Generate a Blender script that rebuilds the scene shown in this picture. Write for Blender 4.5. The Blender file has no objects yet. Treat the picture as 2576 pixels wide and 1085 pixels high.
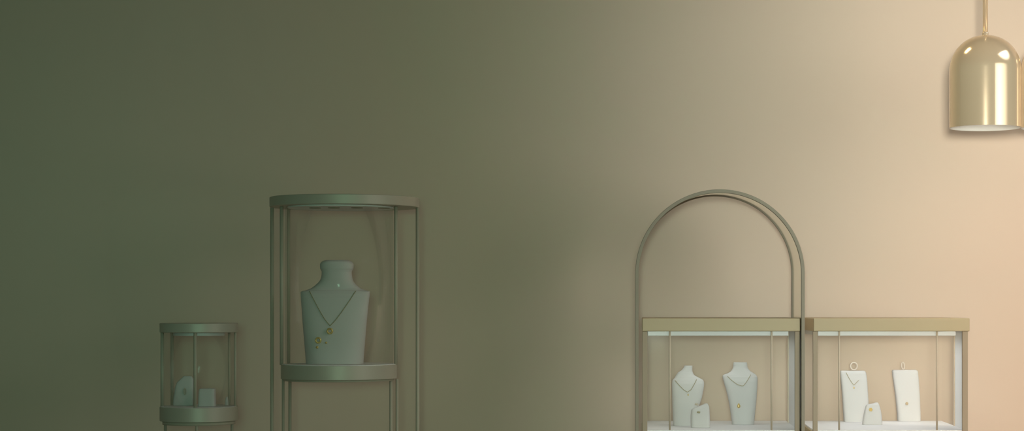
import bpy, bmesh, math
from mathutils import Vector, Matrix

PI = math.pi
SC = bpy.context.scene
COL = SC.collection
ONLY = None            # None = every light on

# ------------------------------------------------------------------ camera
CAM_Y, CAM_Z, FPX = -7.143, 1.35, 5000.0
VX, VY = 1603.0, 775.0                     # where the lens axis meets the photograph
cam_d = bpy.data.cameras.new('camera')
cam = bpy.data.objects.new('camera', cam_d)
COL.objects.link(cam)
cam.location = (0, CAM_Y, CAM_Z)
cam.rotation_euler = (PI / 2, 0, 0)
cam_d.sensor_fit = 'HORIZONTAL'
cam_d.sensor_width = 36.0
cam_d.lens = FPX / 2576.0 * 36.0
cam_d.shift_x = (1288.0 - VX) / 2576.0
cam_d.shift_y = (VY - 542.5) / 2576.0
cam_d.clip_end = 100
SC.camera = cam


def S(y):                                   # pixels per metre at depth y
    return FPX / (y - CAM_Y)


def X(px, y=0.0):
    return (px - VX) / S(y)


def Z(py, y=0.0):
    return CAM_Z + (VY - py) / S(y)


# ------------------------------------------------------------------ materials
def mat(name, rgb, rough=0.5, metal=0.0, bump=0.0, bscale=60.0, spec=0.5, var=0.0):
    m = bpy.data.materials.new(name)
    m.use_nodes = True
    nt = m.node_tree
    b = nt.nodes['Principled BSDF']
    b.inputs['Base Color'].default_value = (*rgb, 1)
    b.inputs['Roughness'].default_value = rough
    b.inputs['Metallic'].default_value = metal
    b.inputs['Specular IOR Level'].default_value = spec
    if bump or var:
        tc = nt.nodes.new('ShaderNodeTexCoord')
        nz = nt.nodes.new('ShaderNodeTexNoise')
        nz.inputs['Scale'].default_value = bscale
        nz.inputs['Detail'].default_value = 4
        nt.links.new(tc.outputs['Object'], nz.inputs['Vector'])
        if bump:
            bp = nt.nodes.new('ShaderNodeBump')
            bp.inputs['Strength'].default_value = bump
            bp.inputs['Distance'].default_value = 0.002
            nt.links.new(nz.outputs['Fac'], bp.inputs['Height'])
            nt.links.new(bp.outputs['Normal'], b.inputs['Normal'])
        if var:
            rp = nt.nodes.new('ShaderNodeMapRange')
            rp.inputs['To Min'].default_value = rough - var
            rp.inputs['To Max'].default_value = rough + var
            nt.links.new(nz.outputs['Fac'], rp.inputs['Value'])
            nt.links.new(rp.outputs['Result'], b.inputs['Roughness'])
    return m


def glass_mat(name, tint, strength):
    m = bpy.data.materials.new(name)
    m.use_nodes = True
    nt = m.node_tree
    nt.nodes.remove(nt.nodes['Principled BSDF'])
    out = nt.nodes['Material Output']
    tr = nt.nodes.new('ShaderNodeBsdfTransparent')
    tr.inputs['Color'].default_value = (*tint, 1)
    gl = nt.nodes.new('ShaderNodeBsdfGlossy')
    gl.inputs['Roughness'].default_value = 0.08
    fr = nt.nodes.new('ShaderNodeLayerWeight')
    fr.inputs['Blend'].default_value = 0.25
    mu = nt.nodes.new('ShaderNodeMath')
    mu.operation = 'MULTIPLY'
    mu.inputs[1].default_value = strength
    mx = nt.nodes.new('ShaderNodeMixShader')
    nt.links.new(fr.outputs['Fresnel'], mu.inputs[0])
    nt.links.new(mu.outputs[0], mx.inputs[0])
    nt.links.new(tr.outputs[0], mx.inputs[1])
    nt.links.new(gl.outputs[0], mx.inputs[2])
    nt.links.new(mx.outputs[0], out.inputs['Surface'])
    return m


def frosted_mat(name, rgb, gloss):
    m = mat(name, rgb, 0.5)
    nt = m.node_tree
    b = nt.nodes['Principled BSDF']
    gl = nt.nodes.new('ShaderNodeBsdfGlossy')
    gl.inputs['Roughness'].default_value = 0.3
    gl.inputs['Color'].default_value = (0.96, 0.97, 0.97, 1)
    tl = nt.nodes.new('ShaderNodeBsdfTranslucent')
    tl.inputs['Color'].default_value = (*rgb, 1)
    md = nt.nodes.new('ShaderNodeMixShader')
    md.inputs[0].default_value = 0.15
    mx = nt.nodes.new('ShaderNodeMixShader')
    mx.inputs[0].default_value = gloss
    nt.links.new(b.outputs[0], md.inputs[1])
    nt.links.new(tl.outputs[0], md.inputs[2])
    nt.links.new(md.outputs[0], mx.inputs[1])
    nt.links.new(gl.outputs[0], mx.inputs[2])
    nt.links.new(mx.outputs[0], nt.nodes['Material Output'].inputs['Surface'])
    return m


M = {
    'wall': mat('peach_wall_paint', (0.72, 0.58, 0.47), 0.95, bump=0.05, bscale=180, spec=0.1),
    'floor': mat('pale_floor', (0.42, 0.36, 0.30), 0.6, bump=0.04, bscale=30),
    'ceiling': mat('ceiling_paint', (0.60, 0.58, 0.52), 0.95, spec=0.1),
    'champagne': mat('champagne_metal', (0.53, 0.43, 0.275), 0.5, metal=0.0, spec=0.25, var=0.05, bscale=25),
    'band': mat('satin_champagne_band', (0.54, 0.50, 0.42), 0.48, metal=0.25, var=0.03, bscale=25),
    'bronze': mat('bronze_metal', (0.50, 0.455, 0.365), 0.5, spec=0.3, var=0.05, bscale=25),
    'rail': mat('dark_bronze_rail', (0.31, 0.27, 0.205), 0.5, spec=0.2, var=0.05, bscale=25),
    'post': mat('bronze_post', (0.40, 0.32, 0.23), 0.5, spec=0.2, var=0.05, bscale=25),
    'rod': mat('pale_bronze_rod', (0.60, 0.50, 0.385), 0.5, spec=0.2),
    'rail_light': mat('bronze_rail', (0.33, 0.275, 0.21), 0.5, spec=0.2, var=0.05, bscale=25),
    'bronze_light': mat('light_bronze_metal', (0.56, 0.48, 0.38), 0.5, spec=0.3, var=0.05, bscale=25),
    'arch_sheet': mat('champagne_sheet', (0.93, 0.90, 0.80), 0.22, metal=1.0),
    'brass': mat('satin_brass', (0.87, 0.70, 0.50), 0.13, metal=0.55),
    'lining': mat('white_enamel', (0.92, 0.90, 0.86), 0.5),
    'white': mat('white_acrylic', (0.84, 0.83, 0.83), 0.55),
    'velvet': mat('white_leatherette', (0.64, 0.62, 0.60), 0.8, bump=0.08, bscale=250, spec=0.2),
    'gold': mat('gold', (0.72, 0.52, 0.20), 0.3, metal=0.6),
    'chain': mat('gold_chain', (0.40, 0.34, 0.20), 0.5, metal=0.1),
    'pearl': mat('pale_hoop', (0.70, 0.60, 0.50), 0.5),
    'charm': mat('rose_gold', (0.55, 0.42, 0.27), 0.5),
    'dark': mat('downlight_recess', (0.33, 0.28, 0.20), 0.6),
    'glass': glass_mat('clear_glass', (0.985, 0.99, 0.985), 0.06),
    'glass_round': glass_mat('clear_curved_glass', (0.985, 0.99, 0.985), 0.12),
    'frost': frosted_mat('frosted_glass', (0.96, 0.96, 0.96), 0.0),
}


# ------------------------------------------------------------------ mesh helpers
def finish(name, bm, m, parent=None, smooth=True, bevel=0.0, subd=0):
    me = bpy.data.meshes.new(name)
    bmesh.ops.recalc_face_normals(bm, faces=bm.faces[:])
    bm.to_mesh(me)
    bm.free()
    o = bpy.data.objects.new(name, me)
    COL.objects.link(o)
    me.materials.append(M[m])
    if smooth:
        for p in me.polygons:
            p.use_smooth = True
    if bevel:
        md = o.modifiers.new('bevel', 'BEVEL')
        md.width = bevel
        md.segments = 3
        md.limit_method = 'ANGLE'
        md.angle_limit = math.radians(40)
        md.harden_normals = True
    if subd:
        md = o.modifiers.new('subdivision', 'SUBSURF')
        md.levels = subd
        md.render_levels = subd
    if parent is not None:
        o.parent = parent
        o.matrix_parent_inverse = Matrix.Translation(parent.location).inverted()
    return o


def tag(o, label, cat, group=None):
    o['label'] = label
    o['category'] = cat
    if group:
        o['group'] = group
    return o


def thing(name, label, cat, loc, group=None):
    o = bpy.data.objects.new(name, None)
    COL.objects.link(o)
    o.location = loc
    o.empty_display_size = 0.05
    return tag(o, label, cat, group)


def bm_box(x0, x1, y0, y1, z0, z1):
    bm = bmesh.new()
    add_box(bm, x0, x1, y0, y1, z0, z1)
    return bm


def add_box(bm, x0, x1, y0, y1, z0, z1):
    v = [bm.verts.new((x, y, z)) for z in (z0, z1) for y in (y0, y1) for x in (x0, x1)]
    for f in ((0, 1, 3, 2), (4, 6, 7, 5), (0, 4, 5, 1), (2, 3, 7, 6), (0, 2, 6, 4), (1, 5, 7, 3)):
        bm.faces.new([v[i] for i in f])


def bm_lathe(cx, cy, prof, n=64, close=False):
    """prof: list of (r, z); r = 0 makes a pole."""
    bm = bmesh.new()
    rings = []
    for r, z in prof:
        if r <= 1e-6:
            rings.append([bm.verts.new((cx, cy, z))])
        else:
            rings.append([bm.verts.new((cx + r * math.cos(2 * PI * i / n), cy + r * math.sin(2 * PI * i / n), z)) for i in range(n)])
    pairs = list(zip(rings, rings[1:]))
    if close:
        pairs.append((rings[-1], rings[0]))
    for a, b in pairs:
        for i in range(n):
            j = (i + 1) % n
            if len(a) == 1 and len(b) == 1:
                continue
            if len(a) == 1:
                bm.faces.new((a[0], b[i], b[j]))
            elif len(b) == 1:
                bm.faces.new((a[i], b[0], a[j]))
            else:
                bm.faces.new((a[i], b[i], b[j], a[j]))
    return bm


def bm_disc(cx, cy, r, z0, z1, n=96):
    return bm_lathe(cx, cy, [(0, z0), (r, z0), (r, z1), (0, z1)], n)


def bm_ring(cx, cy, ro, ri, z0, z1, n=96):
    return bm_lathe(cx, cy, [(ro, z0), (ro, z1), (ri, z1), (ri, z0)], n, close=True)


def bm_rod(x, y, r, z0, z1, n=20):
    return bm_disc(x, y, r, z0, z1, n)


def bm_tube(pts, r, closed=False, n=10):
    bm = bmesh.new()
    add_tube(bm, pts, r, closed, n)
    return bm


def add_tube(bm, pts, r, closed=False, n=10):
    pts = [Vector(p) for p in pts]
    k = len(pts)
    rings = []
    up = None
    for i, p in enumerate(pts):
        a = pts[(i - 1) % k] if (closed or i > 0) else p
        b = pts[(i + 1) % k] if (closed or i < k - 1) else p
        t = (b - a).normalized()
        if up is None:
            up = t.orthogonal().normalized()
        up = (up - t * up.dot(t)).normalized()
        w = t.cross(up)
        rings.append([bm.verts.new(p + (up * math.cos(2 * PI * j / n) + w * math.sin(2 * PI * j / n)) * r) for j in range(n)])
    for i in range(k if closed else k - 1):
        a, b = rings[i], rings[(i + 1) % k]
        for j in range(n):
            q = (j + 1) % n
            bm.faces.new((a[j], a[q], b[q], b[j]))
    if not closed:
        bm.faces.new(rings[0][::-1])
        bm.faces.new(rings[-1])


def add_ball(bm, c, r, sy=1.0, sz=1.0):
    bmesh.ops.create_uvsphere(bm, u_segments=14, v_segments=8, radius=1.0,
                              matrix=Matrix.Translation(c) @ Matrix.Diagonal((r, r * sy, r * sz, 1)))


class Loft:
    """A body built from stacked cross-sections; rows are (z, x_left, x_right, depth, y_shift)."""

    def __init__(self, rows, cy, e=2.4):
        self.rows = sorted(rows)
        self.cy = cy
        self.e = e

    def at(self, z):
        R = self.rows
        if z <= R[0][0]:
            return R[0][1:]
        for a, b in zip(R, R[1:]):
            if z <= b[0]:
                t = (z - a[0]) / max(1e-9, b[0] - a[0])
                return tuple(p + (q - p) * t for p, q in zip(a[1:], b[1:]))
        return R[-1][1:]

    def front(self, x, z):
        xl, xr, d, ys = self.at(z)
        u = (x - (xl + xr) / 2) / max(1e-6, (xr - xl) / 2)
        u = max(-0.999, min(0.999, u))
        return self.cy + ys - d / 2 * (1 - abs(u) ** self.e) ** (1 / self.e)

    def mesh(self, n=48, steps=6):
        bm = bmesh.new()
        zs = []
        for a, b in zip(self.rows, self.rows[1:]):
            zs += [a[0] + (b[0] - a[0]) * k / steps for k in range(steps)]
        zs.append(self.rows[-1][0])
        rings = []
        for z in zs:
            xl, xr, d, ys = self.at(z)
            cx, hw = (xl + xr) / 2, (xr - xl) / 2
            ring = []
            for i in range(n):
                a = 2 * PI * i / n
                c, s = math.cos(a), math.sin(a)
                ring.append(bm.verts.new((cx + hw * math.copysign(abs(c) ** (2 / self.e), c),
                                          self.cy + ys + d / 2 * math.copysign(abs(s) ** (2 / self.e), s), z)))
            rings.append(ring)
        for a, b in zip(rings, rings[1:]):
            for i in range(n):
                j = (i + 1) % n
                bm.faces.new((a[i], a[j], b[j], b[i]))
        bm.faces.new(rings[0][::-1])
        bm.faces.new(rings[-1])
        return bm


def smooth_rows(rows, cy, zsteps=6):
    """pixel rows (py, left px, right px, depth m, y shift) -> metre rows through a Catmull-Rom curve."""
    rows = sorted(rows, key=lambda r: -r[0])
    R = [(Z(r[0], cy), X(r[1], cy), X(r[2], cy), r[3], r[4]) for r in rows]
    out = []
    for i in range(len(R) - 1):
        p0, p1, p2, p3 = R[max(0, i - 1)], R[i], R[i + 1], R[min(len(R) - 1, i + 2)]
        for k in range(zsteps):
            t = k / zsteps
            out.append((p1[0] + (p2[0] - p1[0]) * t,) + tuple(
                0.5 * (2 * b + (c - a) * t + (2 * a - 5 * b + 4 * c - d) * t * t + (3 * b - a - 3 * c + d) * t ** 3)
                for a, b, c, d in zip(p0[1:], p1[1:], p2[1:], p3[1:])))
    out.append(R[-1])
    return out


# ------------------------------------------------------------------ room
WALL_Y = 0.8


def struct(name, bm, m):
    o = finish(name, bm, m, smooth=False)
    o['kind'] = 'structure'
    return o


struct('wall_back', bm_box(-6.0, 6.0, WALL_Y, WALL_Y + 0.1, 0, 4.2), 'wall')
struct('floor', bm_box(-6.0, 6.0, -9.0, WALL_Y + 0.1, -0.1, 0), 'floor')
struct('ceiling', bm_box(-6.0, 6.0, -5.2, WALL_Y + 0.1, 4.2, 4.3), 'ceiling')

# ------------------------------------------------------------------ arched frame round the left case
ARCH_D = 0.46
acx, aR = X(1811), 213 / 700.0
az = Z(690)                                                   # springing line
t_arch = 0.0125


def arch_path(r, y, z0, cx=acx, zs=az):
    pts = [(cx - r, y, z0), (cx - r, y, zs - 0.3), (cx - r, y, zs - 0.02)]
    for i in range(65):
        a = PI - PI * i / 64
        pts.append((cx + r * math.cos(a), y, zs + r * math.sin(a)))
    pts += [(cx + r, y, zs - 0.02), (cx + r, y, zs - 0.3), (cx + r, y, z0)]
    return pts


def bm_arch(ro, ri, y0, y1, z0, dz0=0.0, dz1=0.0):
    bm = bmesh.new()
    po, pi_ = arch_path(ro, 0, z0), arch_path(ri, 0, z0)
    secs = []
    for a, b in zip(po, pi_):
        secs.append([bm.verts.new(v) for v in ((a[0], y0, a[2] + (dz0 if a[2] > 0.5 else 0)), (a[0], y1, a[2] + (dz1 if a[2] > 0.5 else 0)),
                                              (b[0], y1, b[2] + (dz1 if b[2] > 0.5 else 0)), (b[0], y0, b[2] + (dz0 if b[2] > 0.5 else 0)))])
    for a, b in zip(secs, secs[1:]):
        for i in range(4):
            j = (i + 1) % 4
            bm.faces.new((a[i], a[j], b[j], b[i]))
    bm.faces.new(secs[0])
    bm.faces.new(secs[-1][::-1])
    return bm


arch = thing('arched_frame', 'tall round-topped metal arch standing over the left glass case', 'arch', (acx, ARCH_D / 2, 0))
finish('front_rail', bm_arch(aR, aR - t_arch, -0.012, 0.004, 0.0), 'rail', arch, smooth=False, bevel=0.002)
finish('arch_band', bm_arch(aR - 0.003, aR - 0.007, 0.004, ARCH_D - 0.012, 0.0, 0.0, 0.013), 'arch_sheet', arch, smooth=False)
finish('back_rail', bm_arch(aR - 0.001, aR - t_arch, ARCH_D - 0.012, ARCH_D + 0.002, 0.0, 0.013, 0.013), 'rail_light', arch, smooth=False, bevel=0.002)

# ------------------------------------------------------------------ rectangular glass cases
CASE_D = 0.60
Z_TOP, Z_BAND, Z_LIGHT, Z_FLOOR = Z(801), Z(834), Z(845), Z(1083)
Z_BASE = Z_FLOOR - 0.05


def glass_case(label, pxl, pxr, post_l, post_r, mull, side_y, over_l, over_r):
    xl, xr = X(pxl), X(pxr)
    t = thing('display_case', label, 'display case', ((xl + xr) / 2, CASE_D / 2, 0), 'glass display cases')
    wl, wr = post_l / 700.0, post_r / 700.0
    finish('top_frame', bm_box(xl - over_l, xr + over_r, -0.004, CASE_D, Z_BAND, Z_TOP), 'champagne', t, smooth=False, bevel=0.003)
    finish('light_panel', bm_box(xl + wl + 0.002, xr - wr - 0.022, 0.012, CASE_D - 0.03, Z_LIGHT, Z_BAND), 'white', t, smooth=False, bevel=0.001)
    finish('base_frame', bm_box(xl, xr, 0.0, CASE_D, Z_BASE, Z_FLOOR - 0.006), 'champagne', t, smooth=False, bevel=0.003)
    finish('shelf', bm_box(xl + 0.004, xr - 0.004, 0.004, CASE_D - 0.004, Z_FLOOR - 0.006, Z_FLOOR), 'white', t, smooth=False, bevel=0.001)
    # corner posts
    finish('post', bm_box(xl, xl + wl, 0.0, 0.014, Z_FLOOR - 0.006, Z_BAND), 'post', t, smooth=False, bevel=0.002)
    finish('post', bm_box(xr - wr, xr, 0.0, 0.014, Z_FLOOR - 0.006, Z_BAND), 'post', t, smooth=False, bevel=0.002)
    finish('side_rod', bm_box(xr - 0.010, xr, side_y, side_y + 0.010, Z_FLOOR, Z_BAND), 'rod', t, smooth=False, bevel=0.002)
    # slim rods of the glass front
    gl = [X(p, 0.007) for p in mull]
    for g in gl:
        finish('mullion', bm_rod(g, 0.007, 0.0034, Z_FLOOR, Z_BAND, 16), 'rod', t)
    # panes
    finish('front_pane', bm_box(xl + wl, xr - wr, 0.006, 0.008, Z_FLOOR, Z_BAND), 'glass', t, smooth=False)
    finish('back_pane', bm_box(xl + 0.004, xr - 0.004, CASE_D - 0.006, CASE_D - 0.004, Z_FLOOR, Z_BAND), 'glass', t, smooth=False)
    finish('side_pane', bm_box(xl + 0.002, xl + 0.004, 0.014, CASE_D - 0.006, Z_FLOOR, Z_BAND), 'glass', t, smooth=False)
    finish('side_pane', bm_box(xr - 0.004, xr - 0.002, side_y + 0.01, CASE_D - 0.006, Z_FLOOR, Z_BAND), 'glass', t, smooth=False)
    o = finish('frosted_pane', bm_box(xr - 0.005, xr - 0.002, 0.014, side_y, Z_FLOOR, Z_BAND), 'frost', t, smooth=False)
    o['label'] = 'pale frosted side pane'
    for lx in (xl + 0.0, xr - 0.018):
        for ly in (0.0, CASE_D - 0.018):
            finish('leg', bm_box(lx, lx + 0.018, ly, ly + 0.018, 0, Z_BASE), 'post', t, smooth=False, bevel=0.002)
    return t


glass_case('glass display case under the metal arch, holding two white busts', 1615.5, 2012, 13, 12.5, (1685, 1941), 0.45, 0.0, 0.001)
glass_case('glass display case under the pendant lamp, holding two white slabs', 2045, 2435, 12, 14, (2111, 2357), 0.26, -0.002, 0.006)


# ------------------------------------------------------------------ busts, slabs, blocks
def ground_y(py):                      # depth at which the case shelf shows at this picture height
    return (Z_FLOOR - CAM_Z) and FPX * (CAM_Z - Z_FLOOR) / (py - VY) + CAM_Y


def loft_thing(name, label, cat, rows, cy, base_z, e=2.4, group=None, bevel=0.003, m='velvet'):
    L = Loft(smooth_rows(rows, cy), cy, e)
    base_z += 0.0004
    r0 = L.rows[0]
    dz = base_z - r0[0]
    L.rows = [(r[0] + dz * max(0, 1 - (r[0] - r0[0]) / 0.05), *r[1:]) for r in L.rows]   # set the foot on its shelf
    o = finish(name, L.mesh(steps=2), m, bevel=bevel)
    o.data.transform(Matrix.Translation((-(r0[1] + r0[2]) / 2, -cy, -base_z)))
    o.location = ((r0[1] + r0[2]) / 2, cy, base_z)
    tag(o, label, cat, group)
    return o, L


def on(L, px, py, lift=0.0015):
    x, z = X(px, L.cy), Z(py, L.cy)
    return Vector((x, L.front(x, z) - lift, z))


def chain_on(L, pix, lift=0.0023, sub=8):
    pts = []
    for a, b in zip(pix, pix[1:]):
        for k in range(sub):
            t = k / sub
            pts.append(on(L, a[0] + (b[0] - a[0]) * t, a[1] + (b[1] - a[1]) * t, lift))
    pts.append(on(L, *pix[-1], lift))
    return pts


def necklace(label, L, pix, r, pend=None, group='necklaces on display'):
    """one chain lying on a bust; pend = list of (px, py, radius m, kind)."""
    pts = chain_on(L, pix)
    mid = pts[len(pts) // 2]
    t = thing('necklace', label, 'necklace', mid, group)
    finish('chain', bm_tube(pts, r, n=8), 'chain', t)
    for px, py, pr, kind in pend or ():
        c = on(L, px, py, pr * 0.75 + 0.001)
        bm = bmesh.new()
        if kind == 'ring':
            add_tube(bm, [c + Vector((pr * math.cos(a), -0.0005, pr * math.sin(a))) for a in [2 * PI * i / 20 for i in range(20)]], pr * 0.36, True, 8)
            for i in range(6):
                a = 2 * PI * i / 6
                add_ball(bm, c + Vector((pr * math.cos(a), -0.001, pr * math.sin(a))), pr * 0.42, 0.7)
        elif kind == 'drop':
            add_ball(bm, c, pr, 0.6, 1.25)
            add_ball(bm, c + Vector((0, 0, pr * 1.3)), pr * 0.45, 0.7)
        else:
            add_ball(bm, c, pr, 0.6, 1.0)
        finish('pendant', bm, 'gold', t)
    return t


# --- left case, turned bust
yA = ground_y(1071)
bA, LA = loft_thing('necklace_bust', 'small white necklace bust, left of the two in the case under the arch', 'jewellery bust', [
    (1071, 1693, 1744, .075, .0), (1040, 1692, 1750, .072, .0), (1010, 1691, 1763, .068, .0), (985, 1690.5, 1769, .064, .002),
    (966, 1690, 1771.5, .058, .006), (957, 1692, 1769, .052, .01), (952, 1697, 1760, .047, .013), (945, 1701, 1747.5, .042, .016),
    (938, 1706, 1743.5, .038, .018), (933, 1714, 1742, .036, .019), (927, 1719, 1742, .035, .02), (921, 1722, 1742.5, .034, .02)],
    yA, Z_FLOOR, 2.6, 'white necklace busts')
necklace('fine gold chain with a drop on the left small bust', LA,
         [(1698, 957), (1708, 969), (1720, 981), (1729, 986), (1738, 980), (1746, 967), (1752, 955)], 0.0011, [(1730.5, 993, .0026, 'drop')])

yB = ground_y(1076)
bB, LB = loft_thing('jewellery_block', 'small white block with raised right shoulder, in front of the left small bust', 'display block', [
    (1076, 1738, 1786, .05, 0), (1050, 1737.5, 1785.5, .045, 0), (1034, 1739, 1785, .04, .002), (1029, 1742, 1784.5, .036, .004),
    (1024, 1755, 1784, .03, .007), (1019, 1768, 1782, .025, .01), (1016, 1773, 1780, .022, .011)],
    yB, Z_FLOOR, 4.0, 'small white jewellery blocks')


def earring(label, L, px, py, r, kind='stud', m='gold', group='earrings on display'):
    c = on(L, px, py, r * 0.6)
    t = thing('earring', label, 'earring', c, group)
    bm = bmesh.new()
    if kind == 'twist':
        pts = [c + Vector((r * 2.2 * (k / 12 - .5), -0.001, r * .9 * math.sin(k / 12 * 2 * PI) + r * 1.2 * (k / 12 - .5))) for k in range(13)]
        add_tube(bm, pts, r * .5, False, 8)
    elif kind == 'hoop':
        add_tube(bm, [c + Vector((r * .55 * math.cos(a), -0.001, r * 1.9 * math.sin(a))) for a in [2 * PI * i / 24 for i in range(24)]], r * .35, True, 8)
    else:
        for k in range(7):
            a = 2 * PI * k / 6
            q = c if k == 6 else c + Vector((r * .7 * math.cos(a), 0, r * .7 * math.sin(a)))
            add_ball(bm, q, r * .48, .7)
    finish('setting', bm, m, t)
    bm = bmesh.new()
    add_tube(bm, [c, c + Vector((0, r * .9, 0))], r * .12, False, 8)
    finish('pin', bm, m, t)
    return t


earring('slim slanted gold earring on the small white block below the left small bust', LB, 1757, 1037, .0042, 'twist', 'chain')
earring('bronze twist earring pinned low on the left small bust', LA, 1752, 1017, .0048, 'twist', 'bronze_light')

yC = ground_y(1068)
bC, LC = loft_thing('necklace_bust', 'small white necklace bust with a gold pendant, right of the two under the arch', 'jewellery bust', [
    (1068, 1841, 1897, .075, .0), (1040, 1838, 1899.5, .072, .0), (1010, 1833, 1902.5, .068, .0), (985, 1827.5, 1904.5, .064, .002),
    (960, 1820.5, 1906, .058, .006), (949, 1818, 1905.5, .052, .01), (944, 1820, 1902.5, .048, .013), (940, 1831, 1897, .044, .015),
    (935, 1839, 1889, .041, .017), (928, 1843.5, 1883, .038, .019), (922, 1845, 1881, .036, .02), (918, 1845, 1880.5, .036, .02), (912.5, 1846, 1879.5, .035, .02)],
    yC, Z_FLOOR, 2.6, 'white necklace busts')
necklace('fine gold chain with round gold pendant on the right small bust', LC,
         [(1830, 947), (1840, 957), (1852, 966), (1864, 970.5), (1869, 970.5), (1876, 962), (1884, 950), (1888, 943)], 0.0011,
         [(1857, 1021, .0062, 'drop')])

# --- right case
yD = ground_y(1061.5)
bD, LD = loft_thing('jewellery_slab', 'tall white slab wearing a chain, left of the two in the right case', 'display slab', [
    (1061.5, 2123, 2186, .060, 0), (1030, 2121, 2185, .055, .002), (990, 2118.5, 2183.5, .05, .006), (955, 2115.5, 2181.5, .045, .010),
    (940, 2114, 2179.5, .042, .012), (936, 2114, 2178, .040, .013), (933.5, 2115.5, 2175.5, .036, .014)],
    yD, Z_FLOOR, 5.0, 'tall white jewellery slabs')
necklace('short fine chain in a Y on the left tall white slab', LD,
         [(2128, 938), (2135, 952), (2142, 963), (2147, 969), (2152, 964), (2159, 957)], 0.0010, [(2147, 976, .0026, 'drop')])


def hoop(label, L, px, py0, py1, half, r, tilt=0.0):
    """a ring standing upright on the top of a slab."""
    cx, z0, z1 = X(px, L.cy), Z(py1, L.cy), Z(py0, L.cy)
    y = L.cy + L.rows[-1][4]
    z0 = L.rows[-1][0]
    cz, rz = (z0 + z1) / 2, (z1 - z0) / 2
    rx = half / S(L.cy)
    pts = [(cx + rx * math.cos(a), y + tilt * math.sin(a), cz + (rz - r) * math.sin(a)) for a in [2 * PI * i / 32 for i in range(32)]]
    o = finish('hoop_ring', bm_tube(pts, r, True, 8), 'pearl')
    o.data.transform(Matrix.Translation((-cx, -y, -z0)))
    o.location = (cx, y, z0)
    return tag(o, label, 'ring', 'hoops on top of the tall slabs')


hoop('wide pale hoop standing on top of the left tall white slab', LD, 2149, 911, 934, 8.5, .0030)

yE = ground_y(1069)
bE, LE = loft_thing('jewellery_block', 'small white tapered block with a gold stud, between the two tall slabs', 'display block', [
    (1069, 2169, 2219, .05, 0), (1050, 2172, 2218, .045, .001), (1035, 2175, 2216, .04, .003), (1024, 2178, 2213.5, .036, .005),
    (1019, 2181, 2212, .034, .006), (1016.5, 2194, 2211, .03, .008), (1014, 2203, 2209, .026, .01)],
    yE, Z_FLOOR, 4.0, 'small white jewellery blocks')
earring('clustered gold stud earring on the small block between the tall slabs', LE, 2189, 1030.5, .0062)

yF = ground_y(1060)
bF, LF = loft_thing('jewellery_slab', 'tall white slab with a small gold charm, right of the two in the right case', 'display slab', [
    (1060, 2258, 2315, .060, 0), (1030, 2256, 2314.5, .055, .002), (990, 2252, 2313.5, .05, .006), (955, 2247.5, 2311.5, .045, .010),
    (938, 2245.5, 2310, .042, .012), (934, 2245.5, 2309, .040, .013), (931.5, 2247, 2306, .036, .014)],
    yF, Z_FLOOR, 5.0, 'tall white jewellery slabs')
earring('small gold charm pinned on the right tall white slab', LF, 2279, 1015, .0052, 'stud', 'charm')
hoop('narrow pale hoop standing on top of the right tall white slab', LF, 2273, 911, 932, 3.6, .0026, 0.008)

# ------------------------------------------------------------------ tall round stand
ys = 0.15
cx1, R1 = X(867.5, ys), 186.5 / S(ys)
zt1, zt0 = Z(487.5, ys - R1), Z(513, ys - R1)
yi = 0.06
cx2, R2 = X(853, yi), 144.5 / S(yi)
zs1, zs0 = Z(920, yi - R2), Z(958, yi - R2)
st = thing('display_stand', 'tall round metal stand with a big bust on its middle shelf', 'display stand', (cx1, ys, 0))
finish('top_disc', bm_disc(cx1, ys, R1, zt0, zt1, 128), 'band', st, bevel=0.003)
lp = finish('light_panel', bm_disc(X(857, 0.10), 0.10, 132 / S(0.10), zt0 - 0.006, zt0, 96), 'white', st, bevel=0.0015)
for px, dy in ((795, -.02), (843, -.03), (901, -.03), (967, -.01)):
    finish('downlight', bm_disc(X(px, 0.05), 0.05 + dy, .021, zt0 - 0.0085, zt0 - 0.006, 24), 'dark', lp)
for px in (684.5, 1050.5):
    finish('outer_post', bm_rod(X(px, ys), ys, 4.6 / S(ys), 0, zt0), 'bronze', st)
finish('shelf_band', bm_ring(cx2, yi, R2, R2 - 0.012, zs0, zs1 - 0.002, 128), 'band', st, bevel=0.002)
finish('shelf', bm_disc(cx2, yi, R2 - 0.003, zs1 - 0.012, zs1, 96), 'white', st, bevel=0.001)
finish('under_ring', bm_ring(cx2, yi, R2 - 0.010, R2 - 0.024, zs0 - 0.007, zs0, 96), 'bronze', st)
for px, dy, r in ((708.5, 0.0, 4.6), (726, 0.10, 4.2), (996, 0.0, 4.6)):
    yy = yi + dy
    finish('inner_post', bm_rod(X(px, yy), yy, r / S(yy), zs1 - .004, zt0 - 0.0005), 'bronze' if dy == 0 else 'bronze_light', st)
for px, dy, r in ((712.5, 0.0, 3.4), (999, 0.0, 3.6), (729.5, 0.06, 4.0), (983.5, 0.06, 4.0)):
    yy = yi + dy
    finish('leg', bm_rod(X(px, yy), yy, r / S(yy), 0, zs0 - 0.002), 'bronze', st)
finish('glass_tube', bm_ring(cx2, yi, R2 - 0.014, R2 - 0.0155, zs1, zt0 - 0.0065, 96), 'glass_round', st)

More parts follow.
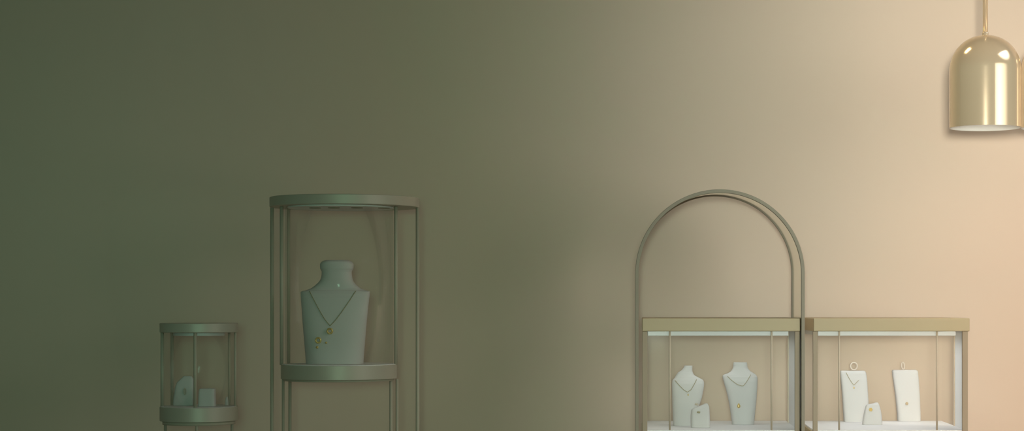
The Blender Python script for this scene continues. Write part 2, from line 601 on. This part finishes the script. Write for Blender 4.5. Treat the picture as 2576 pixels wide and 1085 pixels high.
# the big bust
yG = yi - 0.02
bG, LG = loft_thing('necklace_bust', 'big necklace bust on the shelf of the tall round stand', 'jewellery bust', [
    (916, 770.5, 913.5, .135, 0), (870, 767, 917, .13, .0), (820, 762.5, 921, .12, .002), (780, 759, 924.5, .11, .006),
    (750, 756, 927.5, .10, .012), (739, 755, 928.5, .094, .016), (733.5, 756, 928, .088, .019), (730.5, 768, 917, .082, .021), (726, 780, 905, .08, .022),
    (718, 791, 894.5, .084, .023), (708, 801, 886.5, .09, .024), (700, 805.5, 883.5, .093, .024), (685, 807.5, 882, .094, .024),
    (680, 806, 883.5, .096, .024), (676, 803.5, 886, .099, .024), (666, 803, 886.5, .10, .024), (662, 804.5, 885, .098, .024), (658, 808, 881, .092, .024), (654.5, 816, 873, .075, .024)],
    yG, zs1, 2.5, 'white necklace busts')
necklace('long chain with a flower pendant and small charms on the big bust', LG,
         [(781, 733), (792, 752), (806, 776), (822, 802), (837, 820), (850, 806), (866, 784), (884, 756), (897, 733)], 0.0013,
         [(837, 833, .0088, 'ring'), (808, 856, .0088, 'ring'), (828, 862, .0040, 'ball'), (805, 873.5, .0050, 'ball')])

# ------------------------------------------------------------------ small round lantern case
yl = 0.0
cxl, Rl = X(500.5, yl), 96.5 / S(yl)
zl = [Z(p, yl - Rl) for p in (814, 838, 846, 1027, 1064, 1073)]
ln = thing('lantern_case', 'small round lantern-like glass case on thin legs, left of the tall stand', 'display case', (cxl, yl, 0))
finish('top_disc', bm_disc(cxl, yl, Rl, zl[1], zl[0], 96), 'band', ln, bevel=0.003)
finish('light_panel', bm_disc(cxl, yl, Rl * .66, zl[2], zl[1], 64), 'white', ln, bevel=0.001)
finish('base_band', bm_ring(cxl, yl, Rl, Rl - 0.012, zl[4], zl[3] - 0.001, 96), 'band', ln, bevel=0.002)
finish('shelf', bm_disc(cxl, yl, Rl - 0.003, zl[3] - 0.01, zl[3], 96), 'white', ln, bevel=0.001)
finish('under_ring', bm_ring(cxl, yl, Rl * .93, Rl * .93 - 0.012, zl[5], zl[4], 96), 'bronze', ln)
for px, r, side, m in ((408, 4.2, 0, 'bronze'), (433.5, 4.4, 1, 'bronze'), (491, 4.2, -1, 'bronze'), (577, 3.4, 1, 'bronze_light'), (592, 3.2, 0, 'bronze')):
    ox = (px - 500.5) / S(yl)
    rr = Rl - 0.010
    oy = side * math.sqrt(max(0.0, rr * rr - ox * ox))
    xx = X(px, oy)
    finish('post', bm_rod(xx, yl + oy, r / S(oy), zl[3] - 0.002, zl[1]), m, ln)
for px, side in ((416, 0), (495, -1), (584, 0)):
    ox = (px - 500.5) / S(yl)
    rr = Rl * .93 - 0.006
    oy = side * math.sqrt(max(0.0, rr * rr - ox * ox))
    finish('leg', bm_rod(X(px, oy), yl + oy, 3.6 / S(oy), 0, zl[5] + .001), 'bronze', ln)
finish('glass_tube', bm_ring(cxl, yl, Rl - 0.0145, Rl - 0.016, zl[3], zl[1], 96), 'glass_round', ln)

yH = 0.03
bH, LH = loft_thing('jewellery_slab', 'pale round-shouldered card inside the small round lantern case', 'display slab', [
    (1024, 436, 487, .03, 0), (1000, 437, 487, .028, 0), (975, 441, 487, .026, .001), (962, 446, 487, .025, .001), (953, 455, 486, .022, .002), (947, 461, 482, .018, .003)],
    yH, zl[3], 4.0)
earring('dark oval hoop earring on the card in the lantern case', LH, 468, 985, .0058, 'hoop', 'bronze')
yI = -0.02
bI, LI = loft_thing('jewellery_block', 'pale square block beside the card in the lantern case', 'display block', [
    (1026, 500, 542, .04, 0), (1005, 500.5, 541.5, .038, 0), (984, 501, 541, .035, .001), (980, 502, 540.5, .033, .002), (978, 504, 539, .03, .003)],
    yI, zl[3], 6.0)
yJ = 0.05
bJ, LJ = loft_thing('jewellery_block', 'tiny pale upright card near the right side of the lantern case', 'display block', [
    (1023, 567, 575, .02, 0), (1008, 567.5, 574, .018, 0), (1000, 569, 573, .015, 0)], yJ, zl[3], 4.0)


# ------------------------------------------------------------------ pendant lamps
def pendant(label, pxc, y=0.0):
    s = S(y)
    cx, R = X(pxc, y), 89.5 / s
    zb = Z(322, y)
    zd = Z(88.5, y)                                           # crown of the dome
    H = zd - zb
    zc = zd - R * 0.99
    t = thing('pendant_lamp', label, 'pendant lamp', (cx, y, 4.2), 'brass pendant lamps')
    prof = [(R, zb), (R, zb + .01), (R, zb + (zc - zb) * .5), (R, zc)]
    for i in range(1, 25):
        a = PI / 2 * i / 24
        prof.append((R * math.cos(a) ** 0.96 if i < 24 else 0.0, zc + (zd - zc) * math.sin(a)))
    sh = finish('lamp_shade', bm_lathe(cx, y, prof, 128), 'brass', t)
    Ri = R - 0.003
    prof = [(R, zb), (Ri, zb - 0.0005), (Ri, zb + (zc - zb) * .5), (Ri, zc)]
    for i in range(1, 25):
        a = PI / 2 * i / 24
        prof.append((Ri * math.cos(a) if i < 24 else 0.0, zc + (zd - 0.003 - zc) * math.sin(a)))
    o = finish('lining', bm_lathe(cx, y, prof, 96), 'lining', sh)
    o['label'] = 'white lining inside the shade'
    finish('collar', bm_lathe(cx, y, [(0, zd - .002), (.0115, zd - .002), (.0115, zd + .008), (.0085, zd + .012), (0, zd + .012)], 32), 'brass', t, bevel=0.001)
    finish('rod', bm_rod(cx, y, 6.2 / s, zd + .010, 4.175, 32), 'brass', t)
    finish('ceiling_rose', bm_lathe(cx, y, [(0, 4.170), (.045, 4.172), (.055, 4.18), (.055, 4.2), (0, 4.2)], 48), 'brass', t)
    finish('bulb', bm_lathe(cx, y, [(0, zc - .05), (.018, zc - .046), (.03, zc - .03), (.033, zc - .01), (.028, zc + .012), (.016, zc + .03), (.013, zc + .06), (0, zc + .06)], 32), 'lining', t)
    return t, (cx, y, zc - 0.07)


_, bulb_a = pendant('shining brass dome pendant lamp hanging wholly in view above the right case', 2478.5)
_, bulb_b = pendant('second brass pendant lamp, only its left rim showing at the picture edge', 2658.5, 0.12)


# ------------------------------------------------------------------ light
def area(name, loc, target, sx, sy, power, col, spread=180):
    d = bpy.data.lights.new(name, 'AREA')
    d.shape = 'ELLIPSE' if 'overhead_highlight_fill' in name else 'RECTANGLE'
    d.size, d.size_y = sx, sy
    d.energy = power
    d.color = col
    d.spread = math.radians(spread)
    o = bpy.data.objects.new(name, d)
    COL.objects.link(o)
    o.location = loc
    o.rotation_euler = (Vector(target) - Vector(loc)).to_track_quat('-Z', 'Y').to_euler()
    return o


#LIGHTTABLE
# unseen fill lights added by the camera, each tinting its own stretch of wall
LIGHTS = [
    # name, location, target, size x, size y, spread, colour * power
    ('wall_tint_fill', (-0.10, -7.60, 1.42), (-2.75, 0.8, 0.75), 0.45, 0.45, 24, (0.125, 0.379, 0.256)),
    ('wall_tint_fill', (-0.10, -7.60, 1.54), (-2.75, 0.8, 1.65), 0.45, 0.45, 24, (0.007, 0.145, 0.085)),
    ('wall_tint_fill', (-0.10, -7.60, 1.66), (-2.75, 0.8, 2.55), 0.45, 0.45, 24, (0.028, 0.283, 0.176)),
    ('wall_tint_fill', (-0.08, -7.62, 1.42), (-1.90, 0.8, 0.75), 0.45, 0.45, 24, (0.134, 0.255, 0.192)),
    ('wall_tint_fill', (-0.08, -7.62, 1.54), (-1.90, 0.8, 1.65), 0.45, 0.45, 24, (0.054, 0.111, 0.082)),
    ('wall_tint_fill', (-0.08, -7.62, 1.66), (-1.90, 0.8, 2.55), 0.45, 0.45, 24, (0.108, 0.254, 0.182)),
    ('wall_tint_fill', (-0.06, -7.64, 1.42), (-1.20, 0.8, 0.75), 0.45, 0.45, 24, (0.148, 0.224, 0.166)),
    ('wall_tint_fill', (-0.06, -7.64, 1.54), (-1.20, 0.8, 1.65), 0.45, 0.45, 24, (0.057, 0.092, 0.062)),
    ('wall_tint_fill', (-0.06, -7.64, 1.66), (-1.20, 0.8, 2.55), 0.45, 0.45, 24, (0.137, 0.250, 0.175)),
    ('wall_tint_fill', (-0.04, -7.66, 1.42), (-0.60, 0.8, 0.75), 0.45, 0.45, 17, (0.101, 0.193, 0.121)),
    ('wall_tint_fill', (-0.04, -7.66, 1.54), (-0.60, 0.8, 1.65), 0.45, 0.45, 17, (0.000, 0.035, 0.000)),
    ('wall_tint_fill', (-0.04, -7.66, 1.66), (-0.60, 0.8, 2.55), 0.45, 0.45, 17, (0.035, 0.114, 0.051)),
    ('wall_tint_fill', (-0.02, -7.68, 1.42), (-0.20, 0.8, 0.75), 0.45, 0.45, 17, (0.187, 0.268, 0.193)),
    ('wall_tint_fill', (-0.02, -7.68, 1.54), (-0.20, 0.8, 1.65), 0.45, 0.45, 17, (0.004, 0.056, 0.020)),
    ('wall_tint_fill', (-0.02, -7.68, 1.66), (-0.20, 0.8, 2.55), 0.45, 0.45, 17, (0.000, 0.059, 0.014)),
    ('wall_tint_fill', (0.00, -7.70, 1.42), (0.15, 0.8, 0.75), 0.45, 0.45, 17, (0.375, 0.414, 0.353)),
    ('wall_tint_fill', (0.00, -7.70, 1.54), (0.15, 0.8, 1.65), 0.45, 0.45, 17, (0.110, 0.150, 0.129)),
    ('wall_tint_fill', (0.00, -7.70, 1.66), (0.15, 0.8, 2.55), 0.45, 0.45, 17, (0.100, 0.165, 0.140)),
    ('wall_tint_fill', (0.02, -7.72, 1.42), (0.50, 0.8, 0.75), 0.45, 0.45, 17, (0.579, 0.558, 0.538)),
    ('wall_tint_fill', (0.02, -7.72, 1.54), (0.50, 0.8, 1.65), 0.45, 0.45, 17, (0.365, 0.382, 0.366)),
    ('wall_tint_fill', (0.02, -7.72, 1.66), (0.50, 0.8, 2.55), 0.45, 0.45, 17, (0.496, 0.554, 0.505)),
    ('wall_tint_fill', (0.04, -7.74, 1.42), (0.90, 0.8, 0.75), 0.45, 0.45, 17, (0.193, 0.355, 0.370)),
    ('wall_tint_fill', (0.04, -7.74, 1.54), (0.90, 0.8, 1.65), 0.45, 0.45, 17, (0.459, 0.516, 0.466)),
    ('wall_tint_fill', (0.04, -7.74, 1.66), (0.90, 0.8, 2.55), 0.45, 0.45, 17, (1.055, 1.098, 0.962)),
    ('wall_tint_fill', (0.06, -7.76, 1.42), (1.30, 0.8, 0.75), 0.45, 0.45, 17, (0.405, 0.559, 0.484)),
    ('wall_tint_fill', (0.06, -7.76, 1.54), (1.30, 0.8, 1.65), 0.45, 0.45, 17, (0.264, 0.376, 0.309)),
    ('wall_tint_fill', (0.06, -7.76, 1.66), (1.30, 0.8, 2.55), 0.45, 0.45, 17, (1.255, 1.318, 1.107)),
    ('wall_tint_fill', (0.08, -7.78, 1.42), (1.75, 0.8, 0.75), 0.45, 0.45, 17, (1.301, 0.954, 0.727)),
    ('wall_tint_fill', (0.08, -7.78, 1.54), (1.75, 0.8, 1.65), 0.45, 0.45, 17, (0.292, 0.291, 0.232)),
    ('wall_tint_fill', (0.08, -7.78, 1.66), (1.75, 0.8, 2.55), 0.45, 0.45, 17, (1.542, 1.484, 1.299)),
    ('wall_tint_fill', (0.10, -7.80, 1.42), (2.40, 0.8, 0.75), 0.45, 0.45, 24, (3.005, 1.712, 1.116)),
    ('wall_tint_fill', (0.10, -7.80, 1.54), (2.40, 0.8, 1.65), 0.45, 0.45, 24, (0.991, 0.619, 0.454)),
    ('wall_tint_fill', (0.10, -7.80, 1.66), (2.40, 0.8, 2.55), 0.45, 0.45, 24, (2.636, 2.189, 1.956)),
]
AMBIENT = (0.0760, 0.1010, 0.0760)
#END
for i, (nm, loc, tg, sx, sy, sp, c) in enumerate(LIGHTS):
    if ONLY is not None and ONLY != i:
        continue
    p = max(c)
    if p > 0:
        area(nm, loc, tg, sx, sy, p, tuple(v / p for v in c), sp)

ACCENTS = [
    ('side_highlight_fill', (4.9, -2.6, 2.0), (2.4, 0.8, 1.9), 5.0, 2.8, 62, (15.5, 14.9, 13.4)),  # unseen fill added for the long highlight down the brass lamp
    ('dome_glint_fill', (-0.2, 0.2, 4.1), (1.25, 0.0, 2.2), 0.4, 0.9, 30, (0.75, 0.55, 0.27)),  # added light, makes the warm glint on the dome's left side
    ('overhead_highlight_fill', (3.1, -0.9, 4.1), (1.3, -0.2, 2.2), 3.2, 3.2, 45, (13.0, 12.4, 11.4)),  # unseen disc added for the broad highlight on top of the dome
    ('case_led', ((X(1615.5) + X(2012)) / 2, 0.29, Z_LIGHT - 0.002), ((X(1615.5) + X(2012)) / 2, 0.29, 0), 0.46, 0.5, 165, (0.46, 0.48, 0.47)),
    ('case_led', ((X(2045) + X(2435)) / 2, 0.29, Z_LIGHT - 0.002), ((X(2045) + X(2435)) / 2, 0.29, 0), 0.46, 0.5, 165, (0.76, 0.80, 0.83)),
]
for nm, loc, tg, sx, sy, sp, c in ACCENTS if ONLY in (None, -1) else ():
    p = max(c)
    area(nm, loc, tg, sx, sy, p, tuple(v / p for v in c), sp)

for px, py_, pz in (bulb_a, bulb_b) if ONLY in (None, -1) else ():
    d = bpy.data.lights.new('bulb_glow', 'POINT')
    d.energy, d.color, d.shadow_soft_size = 1.4, (1.0, 0.95, 0.86), 0.03
    o = bpy.data.objects.new('bulb_glow', d)
    COL.objects.link(o)
    o.location = (px, py_, pz)

w = bpy.data.worlds.new('world')
SC.world = w
w.use_nodes = True
bg = w.node_tree.nodes['Background']
bg.inputs['Strength'].default_value = 1.0
bg.inputs['Color'].default_value = (*AMBIENT, 1) if ONLY in (None, -1) else (0, 0, 0, 1)

# ------------------------------------------------------------------ view
vs = SC.view_settings
SC.display_settings.display_device = 'sRGB'
vs.view_transform = 'Standard'
vs.look = 'None'
vs.exposure = 0.0
vs.gamma = 1.0
vs.use_curve_mapping = False
SC.cycles.max_bounces = 8
SC.cycles.transparent_max_bounces = 24
SC.cycles.use_denoising = True
